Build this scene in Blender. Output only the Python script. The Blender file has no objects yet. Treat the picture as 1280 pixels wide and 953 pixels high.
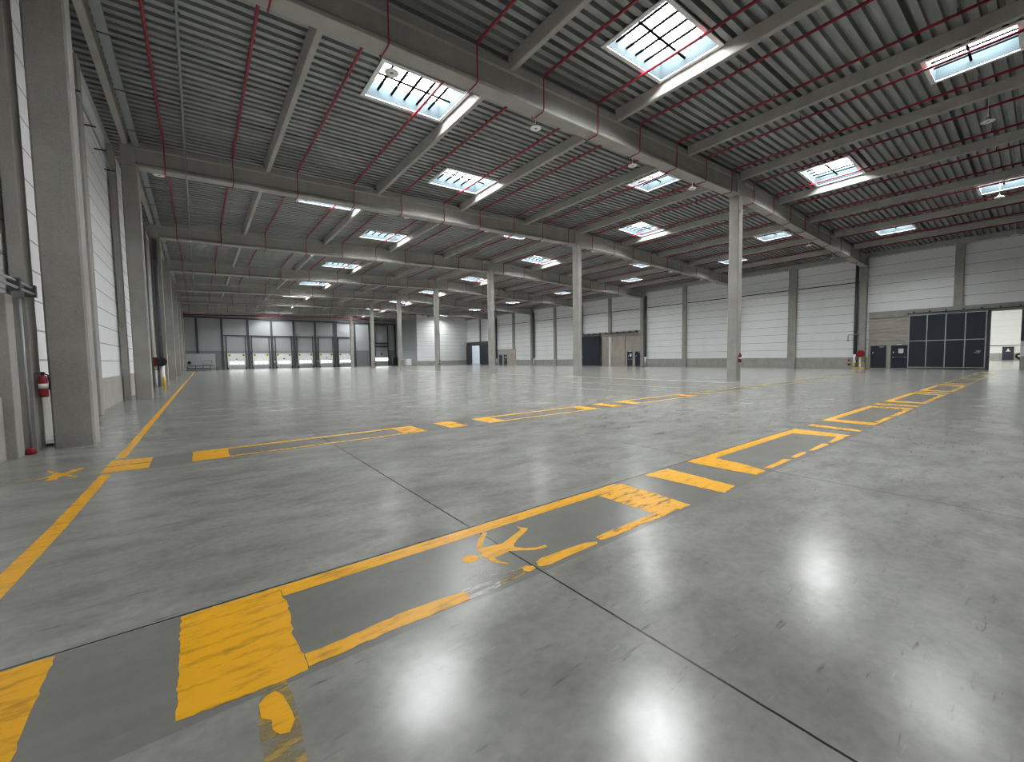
import bpy, math, random
from mathutils import Matrix, Vector
random.seed(7)
sc = bpy.context.scene
C = sc.collection
ORD = ['zeroth','first','second','third','fourth','fifth','sixth','seventh','eighth','ninth','tenth','eleventh',
       'twelfth','thirteenth','fourteenth','fifteenth','sixteenth','seventeenth','eighteenth','nineteenth','twentieth']
# ------------------------------------------------------------------ materials
def mat(name):
    m = bpy.data.materials.new(name); m.use_nodes = True
    nt = m.node_tree; return m, nt, nt.nodes['Principled BSDF']
def N(nt, typ, **kw):
    n = nt.nodes.new(typ)
    for k, v in kw.items(): setattr(n, k, v)
    return n
def L(nt, a, b): nt.links.new(a, b)
def simple(name, col, rough=.5, metal=0., bump=0., bscale=20., spec=.5):
    m, nt, p = mat(name)
    p.inputs['Base Color'].default_value = (*col, 1); p.inputs['Roughness'].default_value = rough
    p.inputs['Metallic'].default_value = metal; p.inputs['Specular IOR Level'].default_value = spec
    return m
def pos(nt): return N(nt, 'ShaderNodeNewGeometry').outputs['Position']
def mapped(nt, src, sx, sy, sz, rot=0.):
    mp = N(nt, 'ShaderNodeMapping'); mp.inputs['Scale'].default_value = (sx, sy, sz)
    mp.inputs['Rotation'].default_value = (0, 0, rot); L(nt, src, mp.inputs[0]); return mp.outputs[0]
def noise(nt, vec, scale, detail=4, rough=.55):
    n = N(nt, 'ShaderNodeTexNoise'); n.inputs['Scale'].default_value = scale
    n.inputs['Detail'].default_value = detail; n.inputs['Roughness'].default_value = rough
    L(nt, vec, n.inputs['Vector']); return n.outputs['Fac']
def ramp(nt, fac, stops):
    r = N(nt, 'ShaderNodeValToRGB'); e = r.color_ramp.elements
    while len(e) < len(stops): e.new(.5)
    for el, (p, c) in zip(e, stops):
        el.position = p; el.color = (c, c, c, 1) if isinstance(c, (int, float)) else (*c, 1)
    L(nt, fac, r.inputs[0]); return r.outputs[0]
def math_(nt, op, a, b=None, c=None):
    m = N(nt, 'ShaderNodeMath', operation=op)
    for i, v in enumerate((a, b, c)):
        if v is None: continue
        if isinstance(v, (int, float)): m.inputs[i].default_value = v
        else: L(nt, v, m.inputs[i])
    return m.outputs[0]
def mixc(nt, fac, a, b, mode='MIX'):
    m = N(nt, 'ShaderNodeMix', data_type='RGBA', blend_type=mode)
    if isinstance(fac, (int, float)): m.inputs[0].default_value = fac
    else: L(nt, fac, m.inputs[0])
    for i, v in ((6, a), (7, b)):
        if isinstance(v, tuple): m.inputs[i].default_value = (*v, 1)
        else: L(nt, v, m.inputs[i])
    return m.outputs[2]
def bumpn(nt, p, h, strength, dist=.02):
    b = N(nt, 'ShaderNodeBump'); b.inputs['Strength'].default_value = strength
    b.inputs['Distance'].default_value = dist; L(nt, h, b.inputs['Height']); L(nt, b.outputs[0], p.inputs['Normal'])

def concrete(name, c0, c1, scale=1.2, rough=.75, stains=.25):
    m, nt, p = mat(name); P = pos(nt)
    a = noise(nt, P, scale, 6, .6); b = noise(nt, mapped(nt, P, 3, 3, .5), 1.4, 5, .6); f = noise(nt, P, 45, 3)
    col = mixc(nt, ramp(nt, a, [(.3, 0.), (.7, 1.)]), c0, c1)
    col = mixc(nt, math_(nt, 'MULTIPLY', ramp(nt, b, [(.5, 0.), (.75, 1.)]), stains), col, tuple(v*.62 for v in c0))
    col = mixc(nt, .12, col, ramp(nt, f, [(.3, .05), (.7, .6)]))
    L(nt, col, p.inputs['Base Color']); p.inputs['Roughness'].default_value = rough
    bumpn(nt, p, a, .12); return m
def zlines(nt, P, z0, pitch, w):
    s = N(nt, 'ShaderNodeSeparateXYZ'); L(nt, P, s.inputs[0])
    t = math_(nt, 'FRACT', math_(nt, 'DIVIDE', math_(nt, 'SUBTRACT', s.outputs[2], z0), pitch))
    d = math_(nt, 'ABSOLUTE', math_(nt, 'SUBTRACT', t, .5))
    return math_(nt, 'GREATER_THAN', d, .5 - w / pitch / 2), s
def panelmat(name, col, z0, pitch, w=.035, line=.45, rough=.45):
    m, nt, p = mat(name); P = pos(nt); ln, s = zlines(nt, P, z0, pitch, w)
    n = noise(nt, P, .35, 3); m2 = noise(nt, mapped(nt, P, 1.5, 1.5, .3), 1.3, 4)
    c = mixc(nt, ramp(nt, n, [(.3, 0.), (.7, 1.)]), tuple(v*.95 for v in col), col)
    c = mixc(nt, math_(nt, 'MULTIPLY', ramp(nt, m2, [(.55, 0.), (.8, 1.)]), .10), c, (.4, .38, .34))
    c = mixc(nt, ln, c, tuple(v*line for v in col))
    L(nt, c, p.inputs['Base Color']); p.inputs['Roughness'].default_value = rough
    bumpn(nt, p, math_(nt, 'SUBTRACT', 1., ln), .3); return m

M = {}
M['concrete'] = concrete('concrete', (.31, .30, .275), (.40, .39, .362))
M['girder'] = concrete('girder_concrete', (.32, .308, .282), (.42, .405, .375), 1.0, .7, .2)
M['plinth'] = concrete('plinth_concrete', (.36, .345, .31), (.47, .455, .42), 1.6, .8, .5)
M['beige'] = concrete('beige_concrete', (.40, .345, .285), (.52, .46, .39), .9, .8, .35)
M['white'] = panelmat('white_wall_panel', (.90, .905, .915), 1.0, .84)
M['whiteleft'] = panelmat('white_wall_panel_narrow', (.88, .885, .895), 1.0, .585)
M['hallwhite'] = panelmat('hall_white_panel', (.86, .87, .84), .0, 1.02, .03, .8)
M['dockgrey'] = panelmat('dock_grey_panel', (.36, .37, .38), 3.55, 30, .05, .5)
M['docklow'] = simple('dock_low_panel', (.20, .205, .215), .55)
M['rearwall'] = panelmat('rear_wall_panel', (.16, .16, .155), .0, 1.02)
M['steel'] = simple('dark_steel', (.07, .075, .08), .45, .3)
M['galv'] = simple('galvanised_steel', (.48, .50, .51), .42, .55)
M['greytray'] = simple('grey_tray', (.27, .29, .30), .5, .2)
M['navy'] = simple('navy_door', (.022, .028, .042), .42)
M['black'] = simple('black_rubber', (.012, .012, .013), .6)
M['red'] = simple('red_paint', (.25, .006, .022), .45)
M['redx'] = simple('red_extinguisher', (.27, .009, .016), .3)
M['yellow'] = simple('yellow_paint', (.72, .50, .03), .45)
M['sign'] = simple('white_sign', (.80, .80, .80), .5)
M['signy'] = simple('yellow_sign', (.62, .62, .05), .5)
M['lampwhite'] = simple('lamp_white', (.90, .90, .88), .35)
M['whitepaint'] = simple('white_paint', (.80, .80, .79), .4)
M['pipegrey'] = simple('downpipe_grey', (.10, .105, .115), .45)
M['curb'] = simple('skylight_curb', (.019, .027, .031), .9, spec=.1)
M['frame'] = simple('skylight_frame', (.75, .76, .77), .4)
M['bar'] = simple('glazing_bar', (.0035, .0035, .004), .9, spec=0.)
def emit(name, col, s, front=False):
    m = bpy.data.materials.new(name); m.use_nodes = True; nt = m.node_tree; nt.nodes.clear()
    e = N(nt, 'ShaderNodeEmission'); e.inputs[0].default_value = (*col, 1); e.inputs[1].default_value = s
    o = N(nt, 'ShaderNodeOutputMaterial'); L(nt, e.outputs[0], o.inputs[0])
    if front: m.cycles.emission_sampling = 'FRONT'
    return m
SKY = 13.0
M['pane'] = emit('skylight_pane', (.97, 1., 1.0), SKY, True)
M['window'] = emit('dock_window', (.95, 1., 1.), .9)
M['hallfill'] = emit('hall_fill_pane', (1., 1., .97), 2.4)  # glow of the unseen panes added over the next hall

def deckmat():
    m, nt, p = mat('galvanised_roof_deck'); P = pos(nt)
    a = noise(nt, mapped(nt, P, .25, 2.5, 1), 1.5, 4); b = noise(nt, P, .5, 2)
    c = mixc(nt, ramp(nt, a, [(.3, 0.), (.7, 1.)]), (.20, .215, .215), (.36, .38, .375))
    c = mixc(nt, math_(nt, 'MULTIPLY', ramp(nt, b, [(.4, 0.), (.7, 1.)]), .3), c, (.25, .245, .225))
    L(nt, c, p.inputs['Base Color']); p.inputs['Metallic'].default_value = .3
    p.inputs['Roughness'].default_value = .42; return m
M['deck'] = deckmat()

def woodmat():
    m, nt, p = mat('board_marked_panel'); P = pos(nt)
    a = noise(nt, mapped(nt, P, .3, .3, 4), 1.6, 6, .65); ln, s = zlines(nt, P, .1, .35, .02)
    c = mixc(nt, ramp(nt, a, [(.3, 0.), (.7, 1.)]), (.30, .26, .22), (.56, .505, .44))
    c = mixc(nt, math_(nt, 'MULTIPLY', ln, .6), c, (.15, .12, .09))
    L(nt, c, p.inputs['Base Color']); p.inputs['Roughness'].default_value = .8; return m
M['board'] = woodmat()

def floormat():
    m, nt, p = mat('polished_concrete_floor'); P = pos(nt)
    s = N(nt, 'ShaderNodeSeparateXYZ'); L(nt, P, s.inputs[0]); X, Y = s.outputs[0], s.outputs[1]
    big = noise(nt, P, .20, 4, .55); mid = noise(nt, mapped(nt, P, 1, 1.7, 1, .3), .75, 6, .55)
    fine = noise(nt, P, 16, 4, .6); cloud = noise(nt, mapped(nt, P, .7, 1.5, 1, .5), 2.6, 7, .6)
    c = mixc(nt, ramp(nt, big, [(.30, 0.), (.70, 1.)]), (.182, .179, .163), (.258, .255, .238))
    c = mixc(nt, ramp(nt, mid, [(.38, 0.), (.72, .7)]), c, (.34, .337, .318))
    c = mixc(nt, ramp(nt, cloud, [(.25, .55), (.55, 0.)]), c, (.105, .102, .090))
    c = mixc(nt, ramp(nt, fine, [(.30, .22), (.60, 0.)]), c, (.08, .078, .07))
    # scuffs dragged along the traffic direction, and small spots
    sc1 = noise(nt, mapped(nt, P, .9, 6.5, 1, -.08), 3.1, 5, .62); gate = noise(nt, P, .55, 3)
    k = math_(nt, 'MULTIPLY', ramp(nt, sc1, [(.30, .8), (.375, 0.)]), ramp(nt, gate, [(.42, .25), (.60, 1.)]))
    c = mixc(nt, k, c, (.060, .057, .050))
    sc2 = noise(nt, mapped(nt, P, 1.1, 8., 1, -.12), 3.7, 4, .55)
    c = mixc(nt, ramp(nt, sc2, [(.66, 0.), (.76, .45)]), c, (.33, .33, .32))
    vo = N(nt, 'ShaderNodeTexVoronoi', feature='F1'); vo.inputs['Scale'].default_value = 1.35; L(nt, mapped(nt, P, 1, 1.6, 1, .4), vo.inputs['Vector'])
    wob = math_(nt, 'MULTIPLY', math_(nt, 'SUBTRACT', fine, .5), .05)
    sv = N(nt, 'ShaderNodeSeparateColor'); L(nt, vo.outputs['Color'], sv.inputs[0])
    rad = math_(nt, 'MULTIPLY', math_(nt, 'MAXIMUM', math_(nt, 'SUBTRACT', sv.outputs[0], .45), 0.), .055)
    spot = math_(nt, 'LESS_THAN', math_(nt, 'ADD', vo.outputs['Distance'], math_(nt, 'MULTIPLY', wob, .6)), rad)
    c = mixc(nt, math_(nt, 'MULTIPLY', spot, .7), c, (.050, .047, .040))
    # pale bands and a brownish worn strip running beside the column row
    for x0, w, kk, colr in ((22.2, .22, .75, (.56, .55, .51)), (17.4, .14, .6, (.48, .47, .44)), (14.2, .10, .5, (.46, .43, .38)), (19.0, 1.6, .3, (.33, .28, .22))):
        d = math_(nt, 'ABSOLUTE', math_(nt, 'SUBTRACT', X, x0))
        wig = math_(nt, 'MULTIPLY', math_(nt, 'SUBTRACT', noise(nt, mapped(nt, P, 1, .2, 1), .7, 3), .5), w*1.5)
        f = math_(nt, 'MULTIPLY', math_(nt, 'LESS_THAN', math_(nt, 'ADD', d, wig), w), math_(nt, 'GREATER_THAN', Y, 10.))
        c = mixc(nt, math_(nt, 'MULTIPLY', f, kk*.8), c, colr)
    # walkway coats: plain grey band under the markings
    def band(a, lo, hi):
        return math_(nt, 'MULTIPLY', math_(nt, 'GREATER_THAN', a, lo), math_(nt, 'LESS_THAN', a, hi))
    wk = math_(nt, 'MAXIMUM', math_(nt, 'MULTIPLY', band(Y, 2.10, 3.06), math_(nt, 'LESS_THAN', X, 46.)), band(Y, 7.75, 8.66))
    wk = math_(nt, 'MULTIPLY', wk, math_(nt, 'GREATER_THAN', X, -1.1))
    c = mixc(nt, math_(nt, 'MULTIPLY', wk, .70), c, (.152, .149, .135))
    # saw-cut joints
    for ax, v, w, dk in ((X, 1.849, .0068, .97), (X, 5.775, .006, .9), (Y, 3.077, .0075, .93), (X, 9.70, .004, .35), (X, 13.63, .004, .35), (Y, 15.2, .005, .4)):
        wv = math_(nt, 'MULTIPLY', math_(nt, 'SUBTRACT', noise(nt, P, 9, 2), .5), .005)
        f = math_(nt, 'LESS_THAN', math_(nt, 'ABSOLUTE', math_(nt, 'ADD', math_(nt, 'SUBTRACT', ax, v), wv)), w)
        c = mixc(nt, math_(nt, 'MULTIPLY', f, dk), c, (.014, .014, .013))
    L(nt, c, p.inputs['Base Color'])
    r = ramp(nt, noise(nt, mapped(nt, P, 1, 1.8, 1, .4), .8, 6, .6), [(.3, .17), (.7, .262)])
    r = mixc(nt, math_(nt, 'MULTIPLY', wk, .7), r, (.262, .262, .262))
    sep = N(nt, 'ShaderNodeSeparateColor'); L(nt, r, sep.inputs[0]); L(nt, sep.outputs[0], p.inputs['Roughness'])
    p.inputs['Specular IOR Level'].default_value = .40
    h = noise(nt, mapped(nt, P, 1, 1.5, 1, .4), 2.3, 5, .5)
    h2 = noise(nt, mapped(nt, P, 3, 10, 1, -.1), 5, 5, .65)
    bumpn(nt, p, math_(nt, 'ADD', h, math_(nt, 'MULTIPLY', h2, .30)), .085, .012)
    return m
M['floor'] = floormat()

def markmat(name, col, wear, spread=.06, rot=-.1):
    m, nt, p = mat(name); P = pos(nt); P2 = mapped(nt, P, 1.2, 5, 1, rot)
    a = noise(nt, P2, 3.2, 10, .72); b = noise(nt, P, 2.1, 6, .6)
    c = mixc(nt, ramp(nt, a, [(.36, 0.), (.50, 1.)]), tuple(v*.55 for v in col), col)
    c = mixc(nt, ramp(nt, b, [(.4, 0.), (.8, .35)]), c, tuple(min(1, v*1.12+.03) for v in col))
    L(nt, c, p.inputs['Base Color']); p.inputs['Roughness'].default_value = .38; p.inputs['Specular IOR Level'].default_value = .35
    out = nt.nodes['Material Output']; t = N(nt, 'ShaderNodeBsdfTransparent'); mx = N(nt, 'ShaderNodeMixShader')
    k = ramp(nt, a, [(wear - spread, 0.), (wear + spread, 1.)])
    L(nt, k, mx.inputs[0]); L(nt, t.outputs[0], mx.inputs[1]); L(nt, p.outputs[0], mx.inputs[2]); L(nt, mx.outputs[0], out.inputs[0])
    return m
YEL = (.72, .355, .010)
M['mark'] = markmat('yellow_floor_paint', YEL, .27, .04)
M['markworn'] = markmat('yellow_floor_paint_worn', YEL, .42, .06, .0590)
M['markold'] = markmat('yellow_floor_paint_old', (.36, .25, .07), .50, .10)
M['markfaint'] = markmat('yellow_floor_paint_faint', (.44, .33, .13), .45, .10)
M['haze'] = markmat('pale_scuff', (.50, .49, .46), .60, .10)
M['markpale'] = markmat('pale_scraped_paint', (.62, .60, .55), .50, .12)

# ------------------------------------------------------------------ mesh builder
class MB:
    def __init__(s): s.v = []; s.f = []; s.sm = []
    def quad(s, *p):
        i = len(s.v); s.v += [tuple(q) for q in p]; s.f.append(tuple(range(i, i+len(p)))); s.sm.append(False); return s
    def hexa(s, b, t):   # b, t: 4 points each, counter-clockwise seen from above
        i = len(s.v); s.v += [tuple(q) for q in list(b)+list(t)]
        for f in ((3,2,1,0),(4,5,6,7),(0,1,5,4),(1,2,6,5),(2,3,7,6),(3,0,4,7)):
            s.f.append(tuple(i+k for k in f)); s.sm.append(False)
        return s
    def box(s, x0, x1, y0, y1, z0, z1):
        return s.hexa([(x0,y0,z0),(x1,y0,z0),(x1,y1,z0),(x0,y1,z0)], [(x0,y0,z1),(x1,y0,z1),(x1,y1,z1),(x0,y1,z1)])
    def extrude(s, prof, A, B, cap=True):  # prof(t)->list of 3D points at each end given as lists A, B
        i = len(s.v); n = len(A); s.v += [tuple(q) for q in A]+[tuple(q) for q in B]
        for k in range(n):
            j = (k+1) % n; s.f.append((i+k, i+j, i+n+j, i+n+k)); s.sm.append(False)
        if cap:
            s.f.append(tuple(i+n-1-k for k in range(n))); s.f.append(tuple(i+n+k for k in range(n))); s.sm += [False, False]
        return s
    def ccol(s, x0, x1, y0, y1, z0, z1, c=.025):
        pr = lambda z: [(x0+c,y0,z),(x1-c,y0,z),(x1,y0+c,z),(x1,y1-c,z),(x1-c,y1,z),(x0+c,y1,z),(x0,y1-c,z),(x0,y0+c,z)]
        return s.extrude(None, pr(z0), pr(z1))
    def tube(s, pts, r, n=8, cap=True):
        pts = [Vector(p) for p in pts]; i0 = len(s.v); rs = r if isinstance(r, (list, tuple)) else [r]*len(pts)
        up = None
        for k, p in enumerate(pts):
            d = (pts[min(k+1, len(pts)-1)] - pts[max(k-1, 0)]).normalized()
            a = Vector((0,0,1)) if abs(d.z) < .9 else Vector((1,0,0))
            u = d.cross(a).normalized() if up is None else (up - d*up.dot(d)).normalized()
            up = u; w = d.cross(u)
            for q in range(n):
                t = 2*math.pi*q/n; s.v.append(tuple(p + (u*math.cos(t)+w*math.sin(t))*rs[k]))
        for k in range(len(pts)-1):
            for q in range(n):
                a = i0+k*n+q; b = i0+k*n+(q+1) % n; s.f.append((a, b, b+n, a+n)); s.sm.append(True)
        if cap:
            s.f.append(tuple(i0+n-1-q for q in range(n))); e = i0+(len(pts)-1)*n
            s.f.append(tuple(e+q for q in range(n))); s.sm += [False, False]
        return s
    def lathe(s, prof, c=(0,0,0), n=20, axis='z'):
        pts = [(c[0], c[1], c[2]+z) if axis == 'z' else ((c[0]+z, c[1], c[2]) if axis == 'x' else (c[0], c[1]+z, c[2])) for r, z in prof]
        i0 = len(s.v)
        for (r, z), p in zip(prof, pts):
            for q in range(n):
                t = 2*math.pi*q/n; a, b = r*math.cos(t), r*math.sin(t)
                s.v.append((p[0]+a, p[1]+b, p[2]) if axis == 'z' else ((p[0], p[1]+a, p[2]+b) if axis == 'x' else (p[0]+b, p[1], p[2]+a)))
        for k in range(len(prof)-1):
            for q in range(n):
                a = i0+k*n+q; b = i0+k*n+(q+1) % n; s.f.append((a, b, b+n, a+n)); s.sm.append(True)
        s.f.append(tuple(i0+n-1-q for q in range(n))); e = i0+(len(prof)-1)*n
        s.f.append(tuple(e+q for q in range(n))); s.sm += [False, False]
        return s
    def mesh(s, name, m):
        me = bpy.data.meshes.new(name); me.from_pydata(s.v, [], s.f)
        me.polygons.foreach_set('use_smooth', s.sm); me.materials.append(M[m] if isinstance(m, str) else m); me.update(); return me
    def build(s, name, m, parent=None):
        o = bpy.data.objects.new(name, s.mesh(name, m)); C.objects.link(o)
        if parent: o.parent = parent
        return o
def tag(o, label, cat=None, group=None, kind=None):
    o['label'] = label
    if cat: o['category'] = cat
    if group: o['group'] = group
    if kind: o['kind'] = kind
    return o
def thing(name, label, cat, loc=(0,0,0), group=None, kind=None):
    o = bpy.data.objects.new(name, None); C.objects.link(o); o.location = loc; o.empty_display_size = .2
    return tag(o, label, cat, group, kind)
def solid(name, mb, m, base, label, cat, group=None, kind='thing'):
    """one-mesh thing with its origin at base (mb is in local coordinates)"""
    o = mb.build(name, m); o.location = base; return tag(o, label, cat, group, kind)
def struct(name, mb, m, label, cat): return tag(mb.build(name, m), label, cat, None, 'structure')
def part(name, me, parent, label=None):
    o = bpy.data.objects.new(name, me); C.objects.link(o); o.parent = parent
    if label: o['label'] = label
    return o

# ------------------------------------------------------------------ layout constants
Y0, DY = 10.70, 12.115
yc = lambda i: Y0 + DY*i                    # front face of roof girder i (0 = nearest)
XL, XR, XM = -2.5, 50.4, 24.2               # wall planes and ridge line
YW, YB, YREAR = 95.5, 83.4, -1.9            # dock wall, office block front, wall behind the camera
ZC, SL = 11.45, .0288
zd = lambda x: ZC - SL*abs(x - XM)          # underside of roof deck
gb = lambda x: 10.21 - .0283*abs(x - XM)    # girder bottom
gt = lambda x: 11.30 - .0320*abs(x - XM)    # girder top
GN = lambda i: ORD[i+1]

# ------------------------------------------------------------------ floor
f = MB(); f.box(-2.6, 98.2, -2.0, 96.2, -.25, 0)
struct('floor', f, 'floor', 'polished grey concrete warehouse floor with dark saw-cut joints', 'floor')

# ------------------------------------------------------------------ skylight layout
sky = []                                   # (x0,x1,y0,y1,bay,index)
for b in range(-1, 7):
    yy = yc(b)
    lay = [(5.10, 8.08, 2.38, 4.40), (10.42, 13.36, 8.03, 10.10), (20.05, 21.95, 2.38, 4.40),
           (26.5, 29.35, 8.03, 10.10), (36.55, 38.5, 2.38, 4.40), (42.0, 43.9, 8.03, 10.10)]
    for k, (a, c, u, v) in enumerate(lay):
        if b == 6 and a > 36: continue
        sky.append((a, c, yy+u, yy+v, b, k))
# ------------------------------------------------------------------ roof deck (trapezoidal sheet with the skylight openings)
def deck():
    P = .331; ys = []; y = YREAR - .1; k = 0
    while y < YW + .5:
        lap = k % 10 == 4; H = .34 if lap else .13
        for a, z in ((0, 0), (.52, 0), (.60 if not lap else .56, H), (.92 if not lap else .96, H)): ys.append((y+a*P, z))
        y += P; k += 1
    ed = sorted({v for s_ in sky for v in s_[2:4]})
    pts = list(ys)
    for e in ed:
        for (a, za), (b, zb) in zip(ys, ys[1:]):
            if a < e < b: pts.append((e, za+(zb-za)*(e-a)/(b-a))); break
    pts.sort(); mb = MB()
    for (ya, za), (yb, zb) in zip(pts, pts[1:]):
        if yb-ya < 1e-6: continue
        ym = (ya+yb)/2
        for lo, hi in ((XL-.1, XM), (XM, XR+.3)):
            cur = lo
            for s_ in sorted([s_ for s_ in sky if s_[2] < ym < s_[3] and s_[0] > lo and s_[1] < hi]):
                mb.quad((cur,ya,zd(cur)+za), (s_[0],ya,zd(s_[0])+za), (s_[0],yb,zd(s_[0])+zb), (cur,yb,zd(cur)+zb)); cur = s_[1]
            mb.quad((cur,ya,zd(cur)+za), (hi,ya,zd(hi)+za), (hi,yb,zd(hi)+zb), (cur,yb,zd(cur)+zb))
    struct('ceiling', mb, 'deck', 'grey corrugated steel roof deck over the warehouse', 'ceiling')
deck()
# ------------------------------------------------------------------ walls
def wall_seg_x(x0, x1, y0, y1, z0, z1): return MB().box(x0, x1, y0, y1, z0, z1)
w = MB().box(XL-.25, XL, YREAR, YW+.2, 1.0, 11.2)
wl = struct('wall_left', w, 'whiteleft', 'white panelled long wall behind the left row of columns', 'wall')
MB().box(XL-.25, XL+.03, YREAR, YW+.2, 0, 1.0).build('plinth', 'plinth', wl)['label'] = 'bare concrete plinth'
w = MB().box(XL-.25, XR+.3, YREAR-.25, YREAR, 0, 11.6)
struct('wall_rear', w, 'rearwall', 'grey panelled wall behind the viewer', 'wall')
# right wall: panels with two gate openings (y 1.55-3.15.. and 77.3-81.6) and personnel doors
w = MB(); T = .25
Gz = 4.55
w.box(XR, XR+T, YREAR, 1.5, 1.0, 5.2); w.box(XR, XR+T, YREAR, 10.55, 5.2, 11.0)
w.box(XR, XR+T, 10.55, 35.0, 1.0, 11.0)
w.box(XR, XR+T, 35.0, 47.2, 5.1, 11.0); w.box(XR, XR+T, 47.2, 64.7, 1.0, 11.0)
w.box(XR, XR+T, 64.7, 71.5, 3.2, 11.0); w.box(XR, XR+T, 71.5, 83.4, 5.1, 11.0)
wr = struct('wall_right', w, 'white', 'white panelled wall along the right side of the hall', 'wall')
w = MB()
for a, b in ((YREAR, 1.5), (10.55, 35.0), (47.2, 64.7)): w.box(XR-.03, XR+T, a, b, 0, 1.0)
w.build('plinth', 'plinth', wr)['label'] = 'bare concrete plinth'
w = MB()
for a, b in ((11.3, 16.4), (17.25, 22.7), (23.7, 28.65), (29.3, 34.9), (35.9, 40.9), (41.5, 47.1), (48.2, 53), (53.6, 59.2), (60.2, 65), (65.7, 71.3)):
    w.box(XR-.035, XR, a, b, 8.12, 8.20)
w.build('seam_profile', 'steel', wr)
# dock wall
def gable(mb, xs_, y0, y1, z0):      # wall head follows the roof slope
    for a, b in zip(xs_, xs_[1:]):
        mb.hexa([(a,y0,z0),(b,y0,z0),(b,y1,z0),(a,y1,z0)], [(a,y0,zd(a)+.2),(b,y0,zd(b)+.2),(b,y1,zd(b)+.2),(a,y1,zd(a)+.2)])
    return mb
w = gable(MB(), (XL, XM, 37.9), YW, YW+.25, 3.55)
wb = struct('wall_back', w, 'dockgrey', 'grey panelled far wall above the loading dock doors', 'wall')
MB().box(XL, 37.9, YW-.02, YW+.25, 0, 3.55).build('lower_cladding', 'docklow', wb)['label'] = 'darker grey lower cladding'
# office block front and flank
w = gable(MB(), (37.9, XR), YB, YB+.25, 1.0)
wk = struct('wall_block', w, 'white', 'white panelled wall in the far right corner', 'wall')
MB().box(37.87, XR, YB-.03, YB+.25, 0, 1.0).build('plinth', 'plinth', wk)['label'] = 'bare concrete plinth'
MB().box(37.9, 38.1, YB+.25, YW+.2, 0, 11.25).build('flank', 'dockgrey', wk)['label'] = 'grey flank facing the docks'
# ------------------------------------------------------------------ neighbouring hall seen through the gates
HX = 98.0
w = MB().box(HX, HX+.25, -8, 92, 2.25, 11)
hw = struct('wall_hall', w, 'hallwhite', 'white wall of the next hall seen through the open gate', 'wall')
MB().box(HX-.02, HX+.25, -8, 92, 0, 1.05).build('plinth', 'plinth', hw)
MB().box(HX, HX+.25, -8, 92, 1.05, 2.15).build('lower_panel', 'hallwhite', hw)
MB().box(HX-.06, HX+.2, -8, 92, 2.15, 2.25).build('rail', 'steel', hw)
w = MB(); w.box(XR+.26, HX+.2, -2.2, -1.9, 0, 11); w.box(XR+.26, HX+.2, 95.6, 95.9, 0, 11)
struct('wall_hall_end', w, 'hallwhite', 'white end walls of the next hall', 'wall')
w = MB(); holes = [(62, 70, 4, 12), (78, 86, 4, 12), (62, 70, 76, 84), (78, 86, 24, 32)]
xs = sorted({XR+.26, HX+.2, *[h[0] for h in holes], *[h[1] for h in holes]}); ysx = sorted({-2.2, 96, *[h[2] for h in holes], *[h[3] for h in holes]})
for a, b in zip(xs, xs[1:]):
    for c, d in zip(ysx, ysx[1:]):
        if not any(h[0] <= a < h[1] and h[2] <= c < h[3] for h in holes): w.quad((a,c,11.2),(b,c,11.2),(b,d,11.2),(a,d,11.2))
struct('ceiling_hall', w, 'deck', 'grey roof deck of the next hall', 'ceiling')
for k, h in enumerate(holes):  # out-of-view glowing panels, added to brighten the hall behind the gates
    o = solid('hall_fill_skylight', MB().box(-(h[1]-h[0])/2, (h[1]-h[0])/2, -(h[3]-h[2])/2, (h[3]-h[2])/2, 0, .05), 'hallfill', ((h[0]+h[1])/2, (h[2]+h[3])/2, 11.22),
      'unseen skylight panel added to light the next hall, ' + ('nearer pair, near the shared wall', 'nearer pair, near the outer wall', 'far one by the far gate', 'middle one by the outer wall')[k], 'skylight', 'added skylights of the next hall')

# ------------------------------------------------------------------ columns
def rowname(i): return GN(i)
cc = MB().ccol(-.25, .25, -.0, .53, 0, gb(XM)-.01)
me = cc.mesh('concrete_column', 'concrete')
for i in range(0, 7):
    o = bpy.data.objects.new('concrete_column', me); C.objects.link(o); o.location = (XM+.01, yc(i), 0)
    tag(o, f'grey square concrete column under the roof ridge, {rowname(i)} nearest of the middle row', 'column', 'middle row of columns', 'thing')
me = MB().ccol(-.265, .265, 0, .5, 0, gb(-1.85)-.02, .03).mesh('concrete_column', 'concrete')
for i in range(0, 7):
    o = bpy.data.objects.new('concrete_column', me); C.objects.link(o); o.location = (-1.845, yc(i), 0)
    tag(o, f'grey concrete column beside the left white wall, {rowname(i)} nearest of its row', 'column', 'left row of columns', 'thing')
me = MB().ccol(-.235, .235, 0, .5, 0, gb(50.1)-.02, .03).mesh('concrete_column', 'concrete')
for i in range(0, 6):
    o = bpy.data.objects.new('concrete_column', me); C.objects.link(o); o.location = (50.1, yc(i), 0)
    tag(o, f'grey concrete column against the right white wall, {rowname(i)} nearest of its row', 'column', 'right row of columns', 'thing')
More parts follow.
